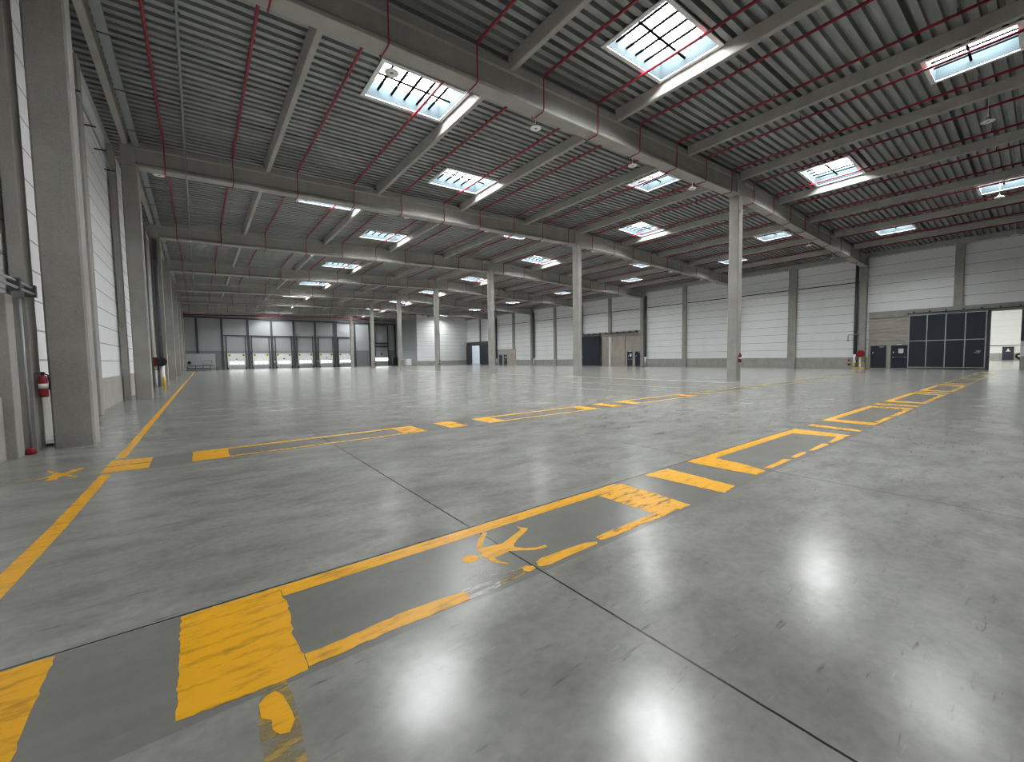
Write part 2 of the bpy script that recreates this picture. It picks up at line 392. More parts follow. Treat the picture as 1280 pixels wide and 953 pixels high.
# slimmer wall posts
def post(x0, x1, y0, y1, z0, z1, label, grp):
    solid('wall_post', MB().ccol(-(x1-x0)/2, (x1-x0)/2, -(y1-y0)/2, (y1-y0)/2, 0, z1-z0, .015), 'concrete', ((x0+x1)/2, (y0+y1)/2, z0), label, 'post', grp)
for i in range(0, 7):
    post(XL+.052, -2.27, yc(i)-.1, yc(i)+.35, 0, 10.1, f'slim concrete wall post just left of the {rowname(i)} left column', 'left wall posts')
    if i < 6: post(XL+.052, -2.30, yc(i)+6.0, yc(i)+6.5, 0, 10.1, f'slim concrete wall post midway beyond the {rowname(i)} left column', 'left wall posts between columns')
for i, (a, b) in enumerate(((16.47, 17.2), (28.7, 29.25), (40.85, 41.4), (53.0, 53.6), (65.0, 65.6), (77.3, 77.8))):
    z0 = (0, 0, 5.1, 0, 3.2, 5.1)[i]
    post(50.14, XR-.036, a, b, z0, 10.25, f'flat concrete wall post beyond the {rowname(i)} right column', 'right wall posts')
post(50.15, XR-.036, 4.62, 5.14, 5.23, 10.2, 'concrete wall post standing on the beam above the sliding gate', 'right wall posts')
# ------------------------------------------------------------------ girders (I section, split at the ridge column)
def girder(xa, xb, y, label):
    def sec(x):
        z0, z1 = gb(x), gt(x); c = y+.26
        h = [(.25, z0), (.265, z0+.02), (.265, z0+.10), (.17, z0+.20), (.17, z1-.28), (.21, z1-.22), (.21, z1)]
        return [(x, c-a, z) for a, z in h] + [(x, c+a, z) for a, z in reversed(h)]
    cx = (xa+xb)/2
    mb = MB(); A = [(p[0]-cx, p[1]-y, p[2]-gb(cx)) for p in sec(xa)]; B = [(p[0]-cx, p[1]-y, p[2]-gb(cx)) for p in sec(xb)]
    mb.extrude(None, A, B)
    for x0, x1 in ((xa, xa+.45), (xb-.45, xb)):      # solid ends
        b = [(x0, y, gb(x0)), (x1, y, gb(x1)), (x1, y+.52, gb(x1)), (x0, y+.52, gb(x0))]; t = [(x0, y, gt(x0)), (x1, y, gt(x1)), (x1, y+.52, gt(x1)), (x0, y+.52, gt(x0))]
        mb.hexa([(p[0]-cx, p[1]-y, p[2]-gb(cx)) for p in b], [(p[0]-cx, p[1]-y, p[2]-gb(cx)) for p in t])
    solid('roof_girder', mb, 'girder', (cx, y, gb(cx)), label, 'girder', 'concrete roof girders')
for i in range(0, 7):
    girder(-2.1, XM-.015, yc(i), f'deep concrete roof girder, {rowname(i)} from the viewer, left of the middle column')
    if i < 6: girder(XM+.015, XR-.04, yc(i), f'deep concrete roof girder, {rowname(i)} from the viewer, right of the middle column')
girder(XM+.015, 37.85, yc(6), 'deep concrete roof girder, seventh from the viewer, right of the middle column')
# ------------------------------------------------------------------ joists
JX = [-1.93, 3.05, 8.36, 13.62, 18.92, 24.2, 29.62, 35.02, 40.45, 45.75, 50.15]
bayname = lambda b: 'nearest roof bay' if b < 0 else f'roof bay beyond the {rowname(b)} girder'
jn = ['joist along the left wall head'] + [f'{ORD[k]} joist line from the left' for k in range(1, 10)] + ['joist along the right wall head']
jmesh = {}
for k, x in enumerate(JX):
    for b in range(-1, 7):
        e_ = .0475 if k in (0, 5, 10) else 0; ya = yc(b)+.475+e_ if b >= 0 else YREAR; yb = yc(b+1)+.045-e_ if b < 6 else YW
        if b == 6 and x > 38: continue
        ln = yb-ya; key = (round(ln, 2), k in (0, 10))
        if key not in jmesh:
            wb_, wt_, h_ = (.095, .15, .40) if not key[1] else (.10, .11, .42)
            h = [(-wb_+.02, 0), (wb_-.02, 0), (wb_, .03), (wt_, h_), (-wt_, h_), (-wb_, .03)]
            jmesh[key] = MB().extrude(None, [(a, ln, z) for a, z in h], [(a, 0, z) for a, z in h]).mesh('roof_joist', 'girder')
        o = bpy.data.objects.new('roof_joist', jmesh[key]); C.objects.link(o)
        o.location = (x, ya, (zd(x)-.405) if k not in (0, 10) else zd(x)-.43)
        tag(o, f'concrete roof {jn[k]}, {bayname(b)}', 'joist', 'concrete roof joists', 'thing')
# ------------------------------------------------------------------ skylights
for n, (a, c, u, v, b, k) in enumerate(sky):
    cx, cy = (a+c)/2, (u+v)/2; zb = zd(cx); W, D = (c-a)/2, (v-u)/2; t = .04; top = .58
    o = thing('skylight', f'{"wide" if c-a > 2.2 else "square"} glowing roof skylight, {ORD[k+1]} from the left, {bayname(b)}', 'skylight', (cx, cy, zb), 'roof skylights')
    sg = SL*(1 if cx < XM else -1); zl = lambda x: sg*x
    cb = MB()
    for x0, x1, y0, y1 in ((-W, -W+t, -D, D), (W-t, W, -D, D), (-W+t, W-t, -D, -D+t), (-W+t, W-t, D-t, D)):
        cb.hexa([(x0,y0,zl(x0)-.01),(x1,y0,zl(x1)-.01),(x1,y1,zl(x1)-.01),(x0,y1,zl(x0)-.01)], [(x0,y0,top),(x1,y0,top),(x1,y1,top),(x0,y1,top)])
    cb.build('curb', 'curb', o)
    fr = MB(); q = .10
    for x0, x1, y0, y1 in ((-W-q, -W+.03, -D-q, D+q), (W-.03, W+q, -D-q, D+q), (-W+.03, W-.03, -D-q, -D+.03), (-W+.03, W-.03, D-.03, D+q)):
        fr.hexa([(x0,y0,zl(x0)-.05),(x1,y0,zl(x1)-.05),(x1,y1,zl(x1)-.05),(x0,y1,zl(x0)-.05)], [(x0,y0,zl(x0)-.012),(x1,y0,zl(x1)-.012),(x1,y1,zl(x1)-.012),(x0,y1,zl(x0)-.012)])
    fr.build('frame', 'frame', o)
    pn = MB(); m_ = 6                              # shallow barrel of translucent sheet
    for s_ in range(m_):
        x0, x1 = -W+2*W*s_/m_, -W+2*W*(s_+1)/m_
        z0, z1 = top+.22*(1-(x0/W)**2), top+.22*(1-(x1/W)**2)
        pn.quad((x0, D, z0), (x1, D, z1), (x1, -D, z1), (x0, -D, z0))
    for s_ in (-D, D): pn.quad(*[(-W+2*W*q_/m_, s_, top+.22*(1-(2*q_/m_-1)**2)) for q_ in range(m_+1)])
    pn.build('pane', 'pane', o)
    br = MB(); nb = 5 if W > 1.2 else 3
    for q_ in range(nb):
        x = -W+2*W*(q_+1)/(nb+1); br.box(x-.036, x+.036, -D+t, D-t, .24, .275)
    br.box(-W+t, W-t, .08, .145, .24, .275)
    br.build('glazing_bars', 'bar', o)
# ------------------------------------------------------------------ sprinkler pipes
PX = [-.73, 1.65, 4.28, 6.98, 9.62, 12.33, 14.93, 17.68, 20.33, 22.98, 25.67, 28.42, 31.04, 33.72, 36.38, 39.02, 41.7, 44.4, 47.1]
hang = MB().box(-.012, .012, -.012, .012, .0, .30).box(-.06, .06, -.02, .02, -.055, -.02).box(-.065, -.045, -.015, .015, -.05, .03).box(.045, .065, -.015, .015, -.05, .03)
hme = hang.mesh('pipe_hanger', 'black')
def roofpipe(x, n, label, m, r, r2, grp):
    zp = zd(x)-.17; o = thing(n, label, 'pipe', (x, YREAR+.1, zp), grp); yb = YREAR+.1
    pts = [(0, 0, 0)]; last = 7 if x < 37 else 6
    for i in range(0, last):
        y = yc(i)-yb; zt, zbm = gt(x)-zp, gb(x)-zp-.05; ze = min(0., zt)
        pts += [(0, y-.14, 0), (0, y-.06, -.06), (0, y-.055, zbm+.06), (0, y-.0, zbm-.01), (0, y+.52, zbm-.01), (0, y+.575, zbm+.06), (0, y+.58, -.06), (0, y+.66, 0)]
    pts.append((0, (YW if x < 37 else YB)-yb-.3, 0))
    rr = [r]+[r, r2, r2, r2, r2, r2, r2, r]*last+[r]
    MB().tube(pts, rr, 8).build('pipe_run', m, o)
    for b in range(-1, last-1+ (1 if x < 37 else 0)):
        for q in (3.4, 8.1):
            h_ = part('pipe_hanger', hme, o); h_.location = (0, yc(b)+q-yb, 0); h_.scale = (1, 1, .55)
for k, x in enumerate(PX):
    roofpipe(x, 'sprinkler_pipe', f'red sprinkler pipe under the roof deck, {ORD[k+1]} line from the left wall', 'red', .045, .021, 'red sprinkler pipes')
roofpipe(-.03, 'conduit_pipe', 'thin grey conduit under the roof deck beside the leftmost red pipe', 'greytray', .04, .022, None)
# cable tray along the left wall head
for b in range(-1, 7):
    ya = yc(b)+.55 if b >= 0 else YREAR+.05; yb = yc(b+1)-.05 if b < 6 else YW-.1; z = 10.25
    mb = MB().box(-.11, .11, 0, yb-ya, 0, .02).box(-.11, -.095, 0, yb-ya, .02, .10).box(.095, .11, 0, yb-ya, .02, .10)
    o = thing('hanging_cable_tray', f'grey sheet-metal cable tray high beside the left wall, {bayname(b)}', 'cable tray', (-1.60, ya, z), 'cable trays along the left wall')
    mb.build('tray', 'greytray', o)
    for q in range(4):
        t = (yb-ya)*(q+.5)/4; MB().box(-.13, .13, t-.015, t+.015, -.015, -.001).box(-.008, .008, t-.008, t+.008, .02, zd(-1.6)-z-.006).build('bracket', 'black', o)
# ------------------------------------------------------------------ pendant lamps
stem = MB().tube([(0,0,.14), (0,0,.95)], .012, 8).lathe([(.05, .91), (.05, .95)]).mesh('stem', 'lampwhite')
shade = MB().lathe([(.205, 0), (.21, .012), (.17, .035), (.09, .075), (.05, .12), (.035, .16)]).mesh('lamp_shade', 'lampwhite')
lens = MB().lathe([(.03, -.012), (.055, -.004), (.055, .0)]).mesh('sensor', 'greytray')
def lamp(x, y, z, label):
    o = thing('pendant_lamp', label, 'lamp', (x, y, z), 'pendant lamps')
    s_ = part('stem', stem, o); s_.scale = (1, 1, (zd(x)+.03-z)/.95)
    part('lamp_shade', shade, o); part('sensor', lens, o)
LX = [-1.0, 4.97, 10.6, 16.55, 21.8, 27.6, 34.0, 39.5, 45.5]
for b in range(0, 7):
    for k, x in enumerate(LX):
        if b == 6 and x > 36: continue
        lamp(x, yc(b)+1.5, 10.60-.032*abs(x-XM), f'white pendant lamp, {ORD[k+1]} from the left, just beyond the {rowname(b)} girder')
lamp(24.95, 1.86, 10.42, 'white pendant lamp on a long stem in the nearest roof bay'); lamp(36.72, 2.15, 10.18, 'white pendant lamp right of the nearest long-stemmed one, nearest roof bay')
lamp(47.6, 1.95, 9.85, 'white pendant lamp close to the right wall, nearest roof bay')

# ------------------------------------------------------------------ floor markings (thin coats of paint)
ZK = [0]
def poly(name, pts, m, label, parent=None, z=.0015, group=None, cat='floor marking'):
    ZK[0] += 1; z += .00022*(ZK[0] % 9)
    cx = sum(p[0] for p in pts)/len(pts); cy = sum(p[1] for p in pts)/len(pts)
    if parent: cx = cy = 0
    bme = bpy.data.meshes.new(name); n = len(pts)
    bme.from_pydata([(x-cx, y-cy, 0) for x, y in pts], [], [tuple(range(n))] if area(pts) > 0 else [tuple(range(n-1, -1, -1))])
    bme.materials.append(M[m]); o = bpy.data.objects.new(name, bme); C.objects.link(o)
    if parent: o.parent = parent; o.location = (0, 0, z); o['label'] = label
    else: o.location = (cx, cy, z); tag(o, label, cat, group, 'thing')
    if not label and 'label' in o: del o['label']
    return o
def area(p): return sum(a[0]*b[1]-b[0]*a[1] for a, b in zip(p, p[1:]+p[:1]))
def rag(pts, amp, step=.05):
    out = []
    for a, b in zip(pts, pts[1:]+pts[:1]):
        d = math.hypot(b[0]-a[0], b[1]-a[1]); n = max(1, int(d/step)); nx, ny = -(b[1]-a[1])/max(d, 1e-6), (b[0]-a[0])/max(d, 1e-6)
        for k in range(n):
            t = k/n; j = random.uniform(-amp, amp) if k else 0
            out.append((a[0]+(b[0]-a[0])*t+nx*j, a[1]+(b[1]-a[1])*t+ny*j))
    return out
def frame_mark(label, x0, x1, ylo, yhi, bw, lw, m='mark', segs=None):
    o = thing('walkway_frame', label, 'floor marking', (0, 0, 0), 'yellow walkway frames', 'thing')
    poly('end_block', rag([(x0, ylo), (x0+bw, ylo), (x0+bw, yhi-lw), (x0, yhi-lw)], .008), m, '', o)
    poly('end_block', rag([(x1-bw, ylo), (x1, ylo), (x1, yhi-lw), (x1-bw, yhi-lw)], .008), m if m == 'markfaint' else 'markworn', '', o)
    poly('long_stripe', rag([(x0, yhi-lw), (x1, yhi-lw), (x1, yhi), (x0, yhi)], .003), m, '', o)
    for a, b in (segs or [(x0+bw, x1-bw)]):
        poly('long_stripe', rag([(a, ylo), (b, ylo), (b, ylo+lw*.72), (a, ylo+lw*.72)], .008), m if m == 'markfaint' else 'markworn', '', o)
    return o
yl, yh = 2.15, 3.055
# nearest frame, traced piece by piece
o = thing('walkway_frame', 'yellow walkway frame in the foreground with the walking figure inside', 'floor marking', (0, 0, 0), 'yellow walkway frames', 'thing')
poly('end_block', rag([(-.145, 2.165), (.16, 2.14), (.354, 2.13), (.361, 2.264), (.35, 2.371), (.341, 2.458), (.353, 2.551), (.372, 2.842), (.355, 2.915), (.36, 3.056), (-.149, 3.057)], .006, .03), 'mark', '', o)
poly('long_stripe', rag([(.362, 2.915), (3.80, 2.915), (3.80, 3.058), (.362, 3.056)], .002), 'mark', '', o)
poly('long_stripe', rag([(.363, 2.15), (.845, 2.157), (1.2, 2.138), (1.30, 2.14), (1.30, 2.24), (.9, 2.275), (.435, 2.253), (.363, 2.262)], .006, .04), 'mark', '', o)
poly('long_stripe', rag([(1.28, 2.14), (1.52, 2.143), (1.56, 2.24), (1.28, 2.25)], .008, .03), 'markpale', '', o)
poly('long_stripe', rag([(1.53, 2.145), (1.80, 2.16), (1.82, 2.245), (1.55, 2.242)], .008, .03), 'markold', '', o)
poly('dash', [(1.87, 2.175), (1.885, 2.16), (1.967, 2.142), (2.149, 2.15), (2.319, 2.145), (2.47, 2.15), (2.50, 2.175), (2.404, 2.223), (2.235, 2.241), (2.065, 2.248), (1.97, 2.258), (1.90, 2.235)], 'mark', '', o)
poly('dash', [(1.775, 2.158), (1.84, 2.165), (1.845, 2.205), (1.81, 2.235), (1.765, 2.228), (1.75, 2.19)], 'mark', '', o)
poly('dash', rag([(2.541, 2.175), (2.60, 2.16), (3.185, 2.142), (3.80, 2.137), (3.80, 2.25), (3.302, 2.235), (2.678, 2.244), (2.549, 2.235)], .005, .06), 'markworn', '', o)
poly('end_block', rag([(3.37, 2.25), (3.85, 2.137), (3.875, 2.6), (3.88, 3.0), (3.80, 3.056), (3.36, 2.918)], .008, .04), 'markworn', '', o)
poly('pale_scuff', rag([(1.36, 2.26), (1.60, 2.25), (1.66, 2.32), (1.62, 2.45), (1.50, 2.50), (1.38, 2.42)], .01, .04), 'haze', 'pale scuffed patch by the head of the walking figure', z=.001)
fig = [(1.482, 2.566), (1.490, 2.601), (1.513, 2.635), (1.559, 2.642), (1.602, 2.611), (1.619, 2.576), (1.655, 2.582), (1.662, 2.649), (1.703, 2.731), (1.782, 2.83), (1.877, 2.907), (1.908, 2.893), (1.878, 2.856), (1.817, 2.801), (1.724, 2.694), (1.722, 2.672), (1.883, 2.634), (2.065, 2.708), (2.166, 2.752), (2.182, 2.834), (2.201, 2.771), (2.233, 2.744), (2.213, 2.713), (2.128, 2.668), (2.036, 2.623), (1.945, 2.564), (1.922, 2.523), (1.977, 2.459), (2.046, 2.413), (2.102, 2.399), (2.135, 2.405), (2.133, 2.371), (2.11, 2.361), (2.012, 2.384), (1.85, 2.497), (1.793, 2.488), (1.696, 2.478), (1.701, 2.406), (1.742, 2.332), (1.720, 2.338), (1.666, 2.401), (1.648, 2.466), (1.65, 2.515), (1.641, 2.549), (1.612, 2.564), (1.561, 2.52), (1.515, 2.52)]
poly('walking_figure_marking', fig, 'mark', 'yellow painted walking figure inside the foreground walkway frame')
poly('floor_stripe', rag([(.16, 2.128), (.13, 1.94), (.118, 1.55), (.10, 1.2), (.21, 1.2), (.257, 1.6), (.271, 1.95), (.262, 2.128)], .004, .03), 'markold', 'worn yellow stripe running down from the foreground block')
poly('floor_blot', [(.141, 1.957), (.141, 2.044), (.168, 2.073), (.208, 2.085), (.232, 2.04), (.249, 1.927), (.252, 1.862), (.225, 1.81), (.192, 1.822), (.171, 1.867), (.175, 1.92)], 'mark', 'solid yellow paint blot on the worn stripe', z=.0025)
poly('crossing_bar', rag([(-1.15, 2.15), (-.648, 2.13), (-.634, 2.342), (-.646, 2.65), (-.654, 3.05), (-1.15, 3.06)], .006, .04), 'mark', 'yellow bar at the lower left edge of the view', group='yellow walkway bars')
poly('crossing_bar', rag([(4.387, 3.04), (4.866, 3.03), (4.80, 2.13), (4.46, 2.10)], .008, .04), 'mark', 'yellow bar just right of the frame with the walking figure', group='yellow walkway bars')
poly('crossing_bar', rag([(9.927, 3.025), (10.228, 3.01), (10.10, 2.15), (9.85, 2.15)], .01, .05), 'markworn', 'worn yellow bar right of the second walkway frame', group='yellow walkway bars')
o = thing('walkway_frame', 'second yellow walkway frame with broken dashes along its near side', 'floor marking', (0, 0, 0), 'yellow walkway frames', 'thing')
poly('end_block', rag([(5.383, 2.936), (5.396, 2.571), (5.43, 2.168), (5.707, 2.167), (5.839, 2.441), (5.887, 2.90), (5.84, 3.06), (5.40, 3.06)], .01, .05), 'mark', '', o)
poly('end_block', rag([(8.807, 2.894), (8.99, 2.189), (9.334, 2.164), (9.381, 3.045), (8.82, 3.055)], .008, .05), 'mark', '', o)
poly('long_stripe', rag([(5.85, 2.90), (8.82, 2.90), (8.82, 3.058), (5.85, 3.058)], .004, .08), 'mark', '', o)
for q in ([(5.844, 2.238), (6.558, 2.259), (6.625, 2.179), (5.917, 2.17)], [(6.725, 2.225), (6.8, 2.245), (7.22, 2.25), (7.286, 2.22), (7.186, 2.178), (6.75, 2.175)], [(7.41, 2.22), (8.15, 2.255), (8.198, 2.2), (8.12, 2.155), (7.45, 2.17)], [(8.331, 2.219), (9.0, 2.272), (8.96, 2.156), (8.334, 2.168)]):
    poly('dash', q, 'mark', '', o)
names = ['third', 'fourth', 'fifth', 'sixth', 'seventh', 'eighth']
for k in range(6):
    x0 = 10.92+5.53*k
    frame_mark(f'{names[k]} yellow walkway frame from the foreground, nearer walkway', x0, x0+3.98, yl, yh, .42, .15, 'mark' if k < 3 else 'markfaint', [(x0+.5, x0+1.7), (x0+1.9, x0+3.6)] if k < 3 else None)
    poly('crossing_bar', rag([(x0+4.45, yl), (x0+4.88, yl), (x0+4.88, yh), (x0+4.45, yh)], .01, .06), 'markworn' if k < 3 else 'markfaint', f'yellow bar right of the {names[k]} frame, nearer walkway', group='yellow walkway bars')
# farther walkway
for k in range(7):
    x0 = -.14+5.42*k; nm = ORD[k+1]
    frame_mark(f'{nm} yellow frame from the left in the farther walkway', x0, x0+3.86, 7.80, 8.64, .47, .13, 'mark' if k < 2 else ('markworn' if k < 3 else 'markfaint'), [(x0+.47, x0+3.4)])
    o = thing('crossing_bar', f'split yellow bar right of the {nm} frame, farther walkway', 'floor marking', (0, 0, 0), 'yellow walkway bars', 'thing')
    for a, b in ((7.80, 8.20), (8.24, 8.64)): poly('half_bar', rag([(x0+4.40, a), (x0+4.85, a), (x0+4.85, b), (x0+4.40, b)], .008), 'mark' if k < 2 else 'markfaint', '', o)
o = thing('crossing_bar', 'split yellow bar on the stripe along the left columns', 'floor marking', (0, 0, 0), 'yellow walkway bars', 'thing')
poly('half_bar', [(-1.14, 7.80), (-.63, 7.78), (-.635, 8.19), (-1.13, 8.22)], 'mark', '', o); poly('half_bar', [(-1.13, 8.26), (-.635, 8.23), (-.64, 8.62), (-1.125, 8.70)], 'mark', '', o)
poly('floor_stripe', rag([(-1.25, 2.5), (-1.12, 2.5), (-1.075, 4.11), (-1.035, 5.4), (-1.005, 7.68), (-1.115, 7.70), (-1.155, 5.5), (-1.195, 4.56)], .002), 'mark', 'near piece of the yellow stripe along the left columns')
poly('floor_stripe', rag([(-1.10, 8.86), (-.985, 8.84), (-.79, 34.5), (-.40, 83.), (-.50, 83.), (-.90, 34.5)], .003, .3), 'mark', 'long yellow stripe running along the left columns to the docks')
pl = [(-1.771, 8.507), (-1.744, 8.52), (-1.589, 8.228), (-1.53, 8.178), (-1.489, 8.327), (-1.412, 8.442), (-1.375, 8.40), (-1.401, 8.211), (-1.47, 8.08), (-1.40, 7.90), (-1.33, 7.80), (-1.36, 7.78), (-1.49, 7.953), (-1.549, 7.924), (-1.528, 7.76), (-1.627, 7.763), (-1.644, 7.812), (-1.631, 7.942), (-1.690, 7.966), (-1.80, 7.90), (-1.95, 7.86), (-1.95, 7.89), (-1.80, 7.95), (-1.693, 8.02), (-1.649, 8.114), (-1.654, 8.227)]
poly('walking_figure_marking', pl, 'markworn', 'small faded yellow walking figure beside the nearest left column')

# ------------------------------------------------------------------ fittings on the walls
def extinguisher(x, y, z, label, h=.52, r=.075, BK=.0853, face='y'):
    o = thing('fire_extinguisher', label, 'fire extinguisher', (x, y, z), 'fire extinguishers')
    MB().lathe([(r*.9, 0), (r, .02), (r, h*.78), (r*.7, h*.87), (r*.3, h*.92)], n=16).build('cylinder', 'redx', o)
    MB().lathe([(r*1.02, h*.36), (r*1.02, h*.56)], n=16).build('label_band', 'sign', o)['label'] = 'white paper label'
    MB().box(-.02, .02, -.02, .02, h*.9, h*1.0).box(-.09, .03, -.012, .012, h*1.0, h*1.04).build('valve', 'black', o)
    bx = MB().box(-.03, .03, r*.7, BK, h*.6, h*.7) if face == 'y' else MB().box(r*.7, BK, -.03, .03, h*.6, h*.7); bx.build('wall_hook', 'black', o)
    MB().tube([(0.02, 0, h*.97), (r*1.1, 0, h*.9), (r*1.25, 0, h*.6), (r*1.2, 0, h*.3)], .012, 6).build('hose', 'black', o)
    return o
bw = .085
extinguisher(24.21, yc(0)-bw, 1.03, 'red fire extinguisher hung on the nearest middle column')
o = C.objects[-1] if False else None
for i in (3, 4, 5): extinguisher(24.30, yc(i)-bw, .75, f'red fire extinguisher on the {rowname(i)} middle column')
extinguisher(-2.165, yc(0)-.06, .93, 'red fire extinguisher left of the nearest left column', .42, .06, .0590)
extinguisher(XR-.12, 11.95, .24, 'red fire extinguisher on the right wall beside the hose reel', .62, .09, .085, 'x')
solid('signal_plate', MB().box(-.02, .02, -.012, 0, 0, .16), 'black', (24.06, yc(0)+.004, 9.25), 'small black plate high on the nearest middle column', 'plate')
# hose reel, right
o = thing('hose_reel', 'red hose reel beside the two navy doors at the right wall', 'hose reel', (49.62, 10.95, 0))
MB().lathe([(.16, -.20), (.31, -.20), (.31, -.17), (.25, -.15), (.25, .10), (.31, .13), (.31, .16), (.16, .16)], (0, 0, 1.38), 20, 'x').build('drum', 'redx', o)
MB().box(-.06, .20, -.06, .06, .0, 1.2).build('stand', 'whitepaint', o)['label'] = 'white stand'
MB().tube([(-.1, .28, 1.2), (-.1, .33, .9), (-.08, .25, .6), (-.05, .15, .75)], .025, 8).build('hose', 'black', o)
o = thing('guard_frame', 'yellow steel guard frame around the foot of the hose reel', 'guard', (49.32, 11.0, 0))
MB().tube([(0, -.42, .03), (0, -.42, .52), (0, .30, .52), (0, .30, .03)], .028, 8).build('hoop', 'yellow', o); MB().box(-.06, .06, -.45, .48, 0, .10).build('base_rail', 'yellow', o)
# hose reel, left
o = thing('hose_reel', 'red hose reel with black coiled hose on the third left column', 'hose reel', (-2.1, yc(2)-.02, 0))
MB().box(-.16, .06, -.36, -.11, 1.26, 1.84).build('cover', 'redx', o)
MB().lathe([(.16, -.58), (.30, -.58), (.30, -.33), (.16, -.33)], (.22, 0, 1.56), 20, 'y').build('hose_coil', 'black', o)
MB().tube([(-.08, -.24, 0), (-.08, -.24, 1.26)], .07, 10).build('riser', 'whitepaint', o)['label'] = 'white riser pipe'
MB().box(-.16, .10, -.30, -.02, 1.02, 1.07).box(.04, .10, -.36, -.17, 1.02, 1.07).box(.04,.10,-.36,-.30,1.07,1.5).build('bracket', 'black', o)
solid('riser_pipe', MB().tube([(0, 0, 1.87), (0, 0, 9.2)], .08, 10), 'whitepaint', (-2.20, yc(2)-.26, 0), 'white riser pipe above the left hose reel', 'pipe')
o = thing('bollard', 'short yellow bollard in front of the third left column', 'bollard', (-1.70, 32.95, 0))
MB().tube([(0, 0, .02), (0, 0, .62)], .075, 12).build('post', 'yellow', o); MB().box(-.11, .11, -.11, .11, 0, .02).build('base_plate', 'yellow', o)
# downpipes
def downpipe(x, y, ztop, label, r=.13):
    o = thing('downpipe', label, 'downpipe', (x, y, 0), 'rainwater downpipes')
    MB().tube([(0, 0, 1.3), (0, 0, ztop)], r, 12).build('pipe', 'pipegrey', o)
    MB().tube([(0, 0, 0), (0, 0, 1.3)], r*1.12, 12).build('impact_sleeve', 'whitepaint', o)['label'] = 'pale impact sleeve at the foot'
    for z in (3.2, 5.6, 8.): MB().lathe([(r*1.06, z), (r*1.15, z+.03), (r*1.06, z+.06)], n=12).build('collar', 'pipegrey', o)
for i in range(0, 6): downpipe(50.15 if i else 50.2, yc(i)+(.80 if i == 0 else -.20), gb(50.2)+.3, f'dark rainwater downpipe beside the {rowname(i)} right column')
downpipe(-1.86, yc(2)-.20, 9.3, 'dark rainwater downpipe on the third left column', .11)
o = thing('pipe_elbow', 'bent grey pipe on the right wall above the hose reel', 'pipe', (49.83, 11.4, 3.2))
MB().tube([(-.02, -.35, 0), (-.02, .35, 0), (-.02, .52, -.03), (-.02, .56, -.15), (-.02, .56, -.55)], .045, 8).build('pipe', 'galv', o); MB().lathe([(.08, -.60), (.08, -.55)], (-.02, .56, 0), 12).build('nozzle', 'steel', o)
# left wall: conduit with brackets, sliding-gate rail, little red block
o = thing('wall_conduit', 'grey conduit on brackets high along the left white wall', 'conduit', (-2.28, 11.3, 8.85))
MB().tube([(0, 0, 0), (0, 11.1, 0)], .03, 8).build('conduit', 'greytray', o)
for t in (4.8, 6.9, 8.7, 10.6): MB().box(-.20, .10, t-.02, t+.02, -.06, -.03).build('bracket', 'black', o)
o = thing('gate_rail', 'steel sliding-gate rail on the left wall running up to the nearest left column', 'rail', (-2.17, 10.65, 2.74))
MB().tube([(0, -3.2, -.05), (0, 0, -.05)], .022, 8).build('lower_rail', 'galv', o); MB().tube([(-.02, -3.2, .06), (-.02, 0, .06)], .022, 8).build('upper_rail', 'galv', o)
for t in (-2.2, -.9, -.1): MB().box(-.10, .03, t-.04, t+.04, -.10, .10).build('bracket', 'steel', o)
o = thing('gate_jamb', 'concrete jamb at the far left edge beside the slim wall post', 'jamb', (-2.43, 10.15, 0))
MB().ccol(-.07, .08, -.2, .12, 0, 2.62, .01).build('jamb', 'concrete', o); MB().tube([(.12, .28, .0), (.12, .28, 2.6)], .02, 8).build('pipe', 'galv', o)
solid('door_stop', MB().lathe([(.07, 0), (.07, .05), (.05, .09), (.05, .10)]), 'redx', (-2.30, 10.30, 0), 'small red floor stop at the far left wall', 'door stop')
solid('floor_channel', MB().box(-.14, .13, -.06, .06, 0, .03), 'black', (-2.33, yc(0)+.5, 0), 'black channel end on the floor left of the nearest left column', 'channel')

# ------------------------------------------------------------------ right wall: beams, panels, doors, gates
TN = [10]
def wall_part(name, m, x0, x1, y0, y1, z0, z1, label):
    TN[0] += 1; struct(f'trim_{TN[0]}', MB().box(x0, x1, y0, y1, z0, z1), m, label, 'wall')
def box_thing(name, m, x0, x1, y0, y1, z0, z1, label, cat, grp=None):
    return solid(name, MB().ccol(-(x1-x0)/2, (x1-x0)/2, -(y1-y0)/2, (y1-y0)/2, 0, z1-z0, .012), m, ((x0+x1)/2, (y0+y1)/2, z0), label, cat, grp)
wall_part('lintel', 'concrete', 50.22, XR+.25, YREAR, 10.55, 4.62, 5.2, 'concrete lintel over the near sliding gate')
wall_part('lintel', 'concrete', 50.22, XR+.25, 35.46, 47.0, 4.42, 5.1, 'concrete lintel over the middle gate')
wall_part('lintel', 'plinth', 50.34, XR+.25, 64.7, 71.5, 2.65, 3.2, 'concrete lintel over the small far doors')
wall_part('lintel', 'steel', 50.22, XR+.25, 71.9, 83.3, 4.3, 5.1, 'dark lintel over the farthest gate')
box_thing('infill_panel', 'board', 50.33, XR+.2, 7.80, 10.53, 2.45, 4.60, 'brown board-marked panel above the two near navy doors', 'panel', 'infill panels')
box_thing('infill_panel', 'beige', 50.34, XR+.2, 35.45, 38.30, 2.30, 4.41, 'beige panel above the pair of doors in the middle of the right wall', 'panel', 'infill panels')
box_thing('infill_panel', 'beige', 50.33, XR+.2, 38.4, 40.82, 0, 4.41, 'beige ribbed panel right of the slim white post', 'panel', 'infill panels')
box_thing('infill_panel', 'beige', 50.33, XR+.2, 41.32, 42.75, 0, 4.41, 'narrow beige panel between navy gate and slim white post', 'panel', 'infill panels')
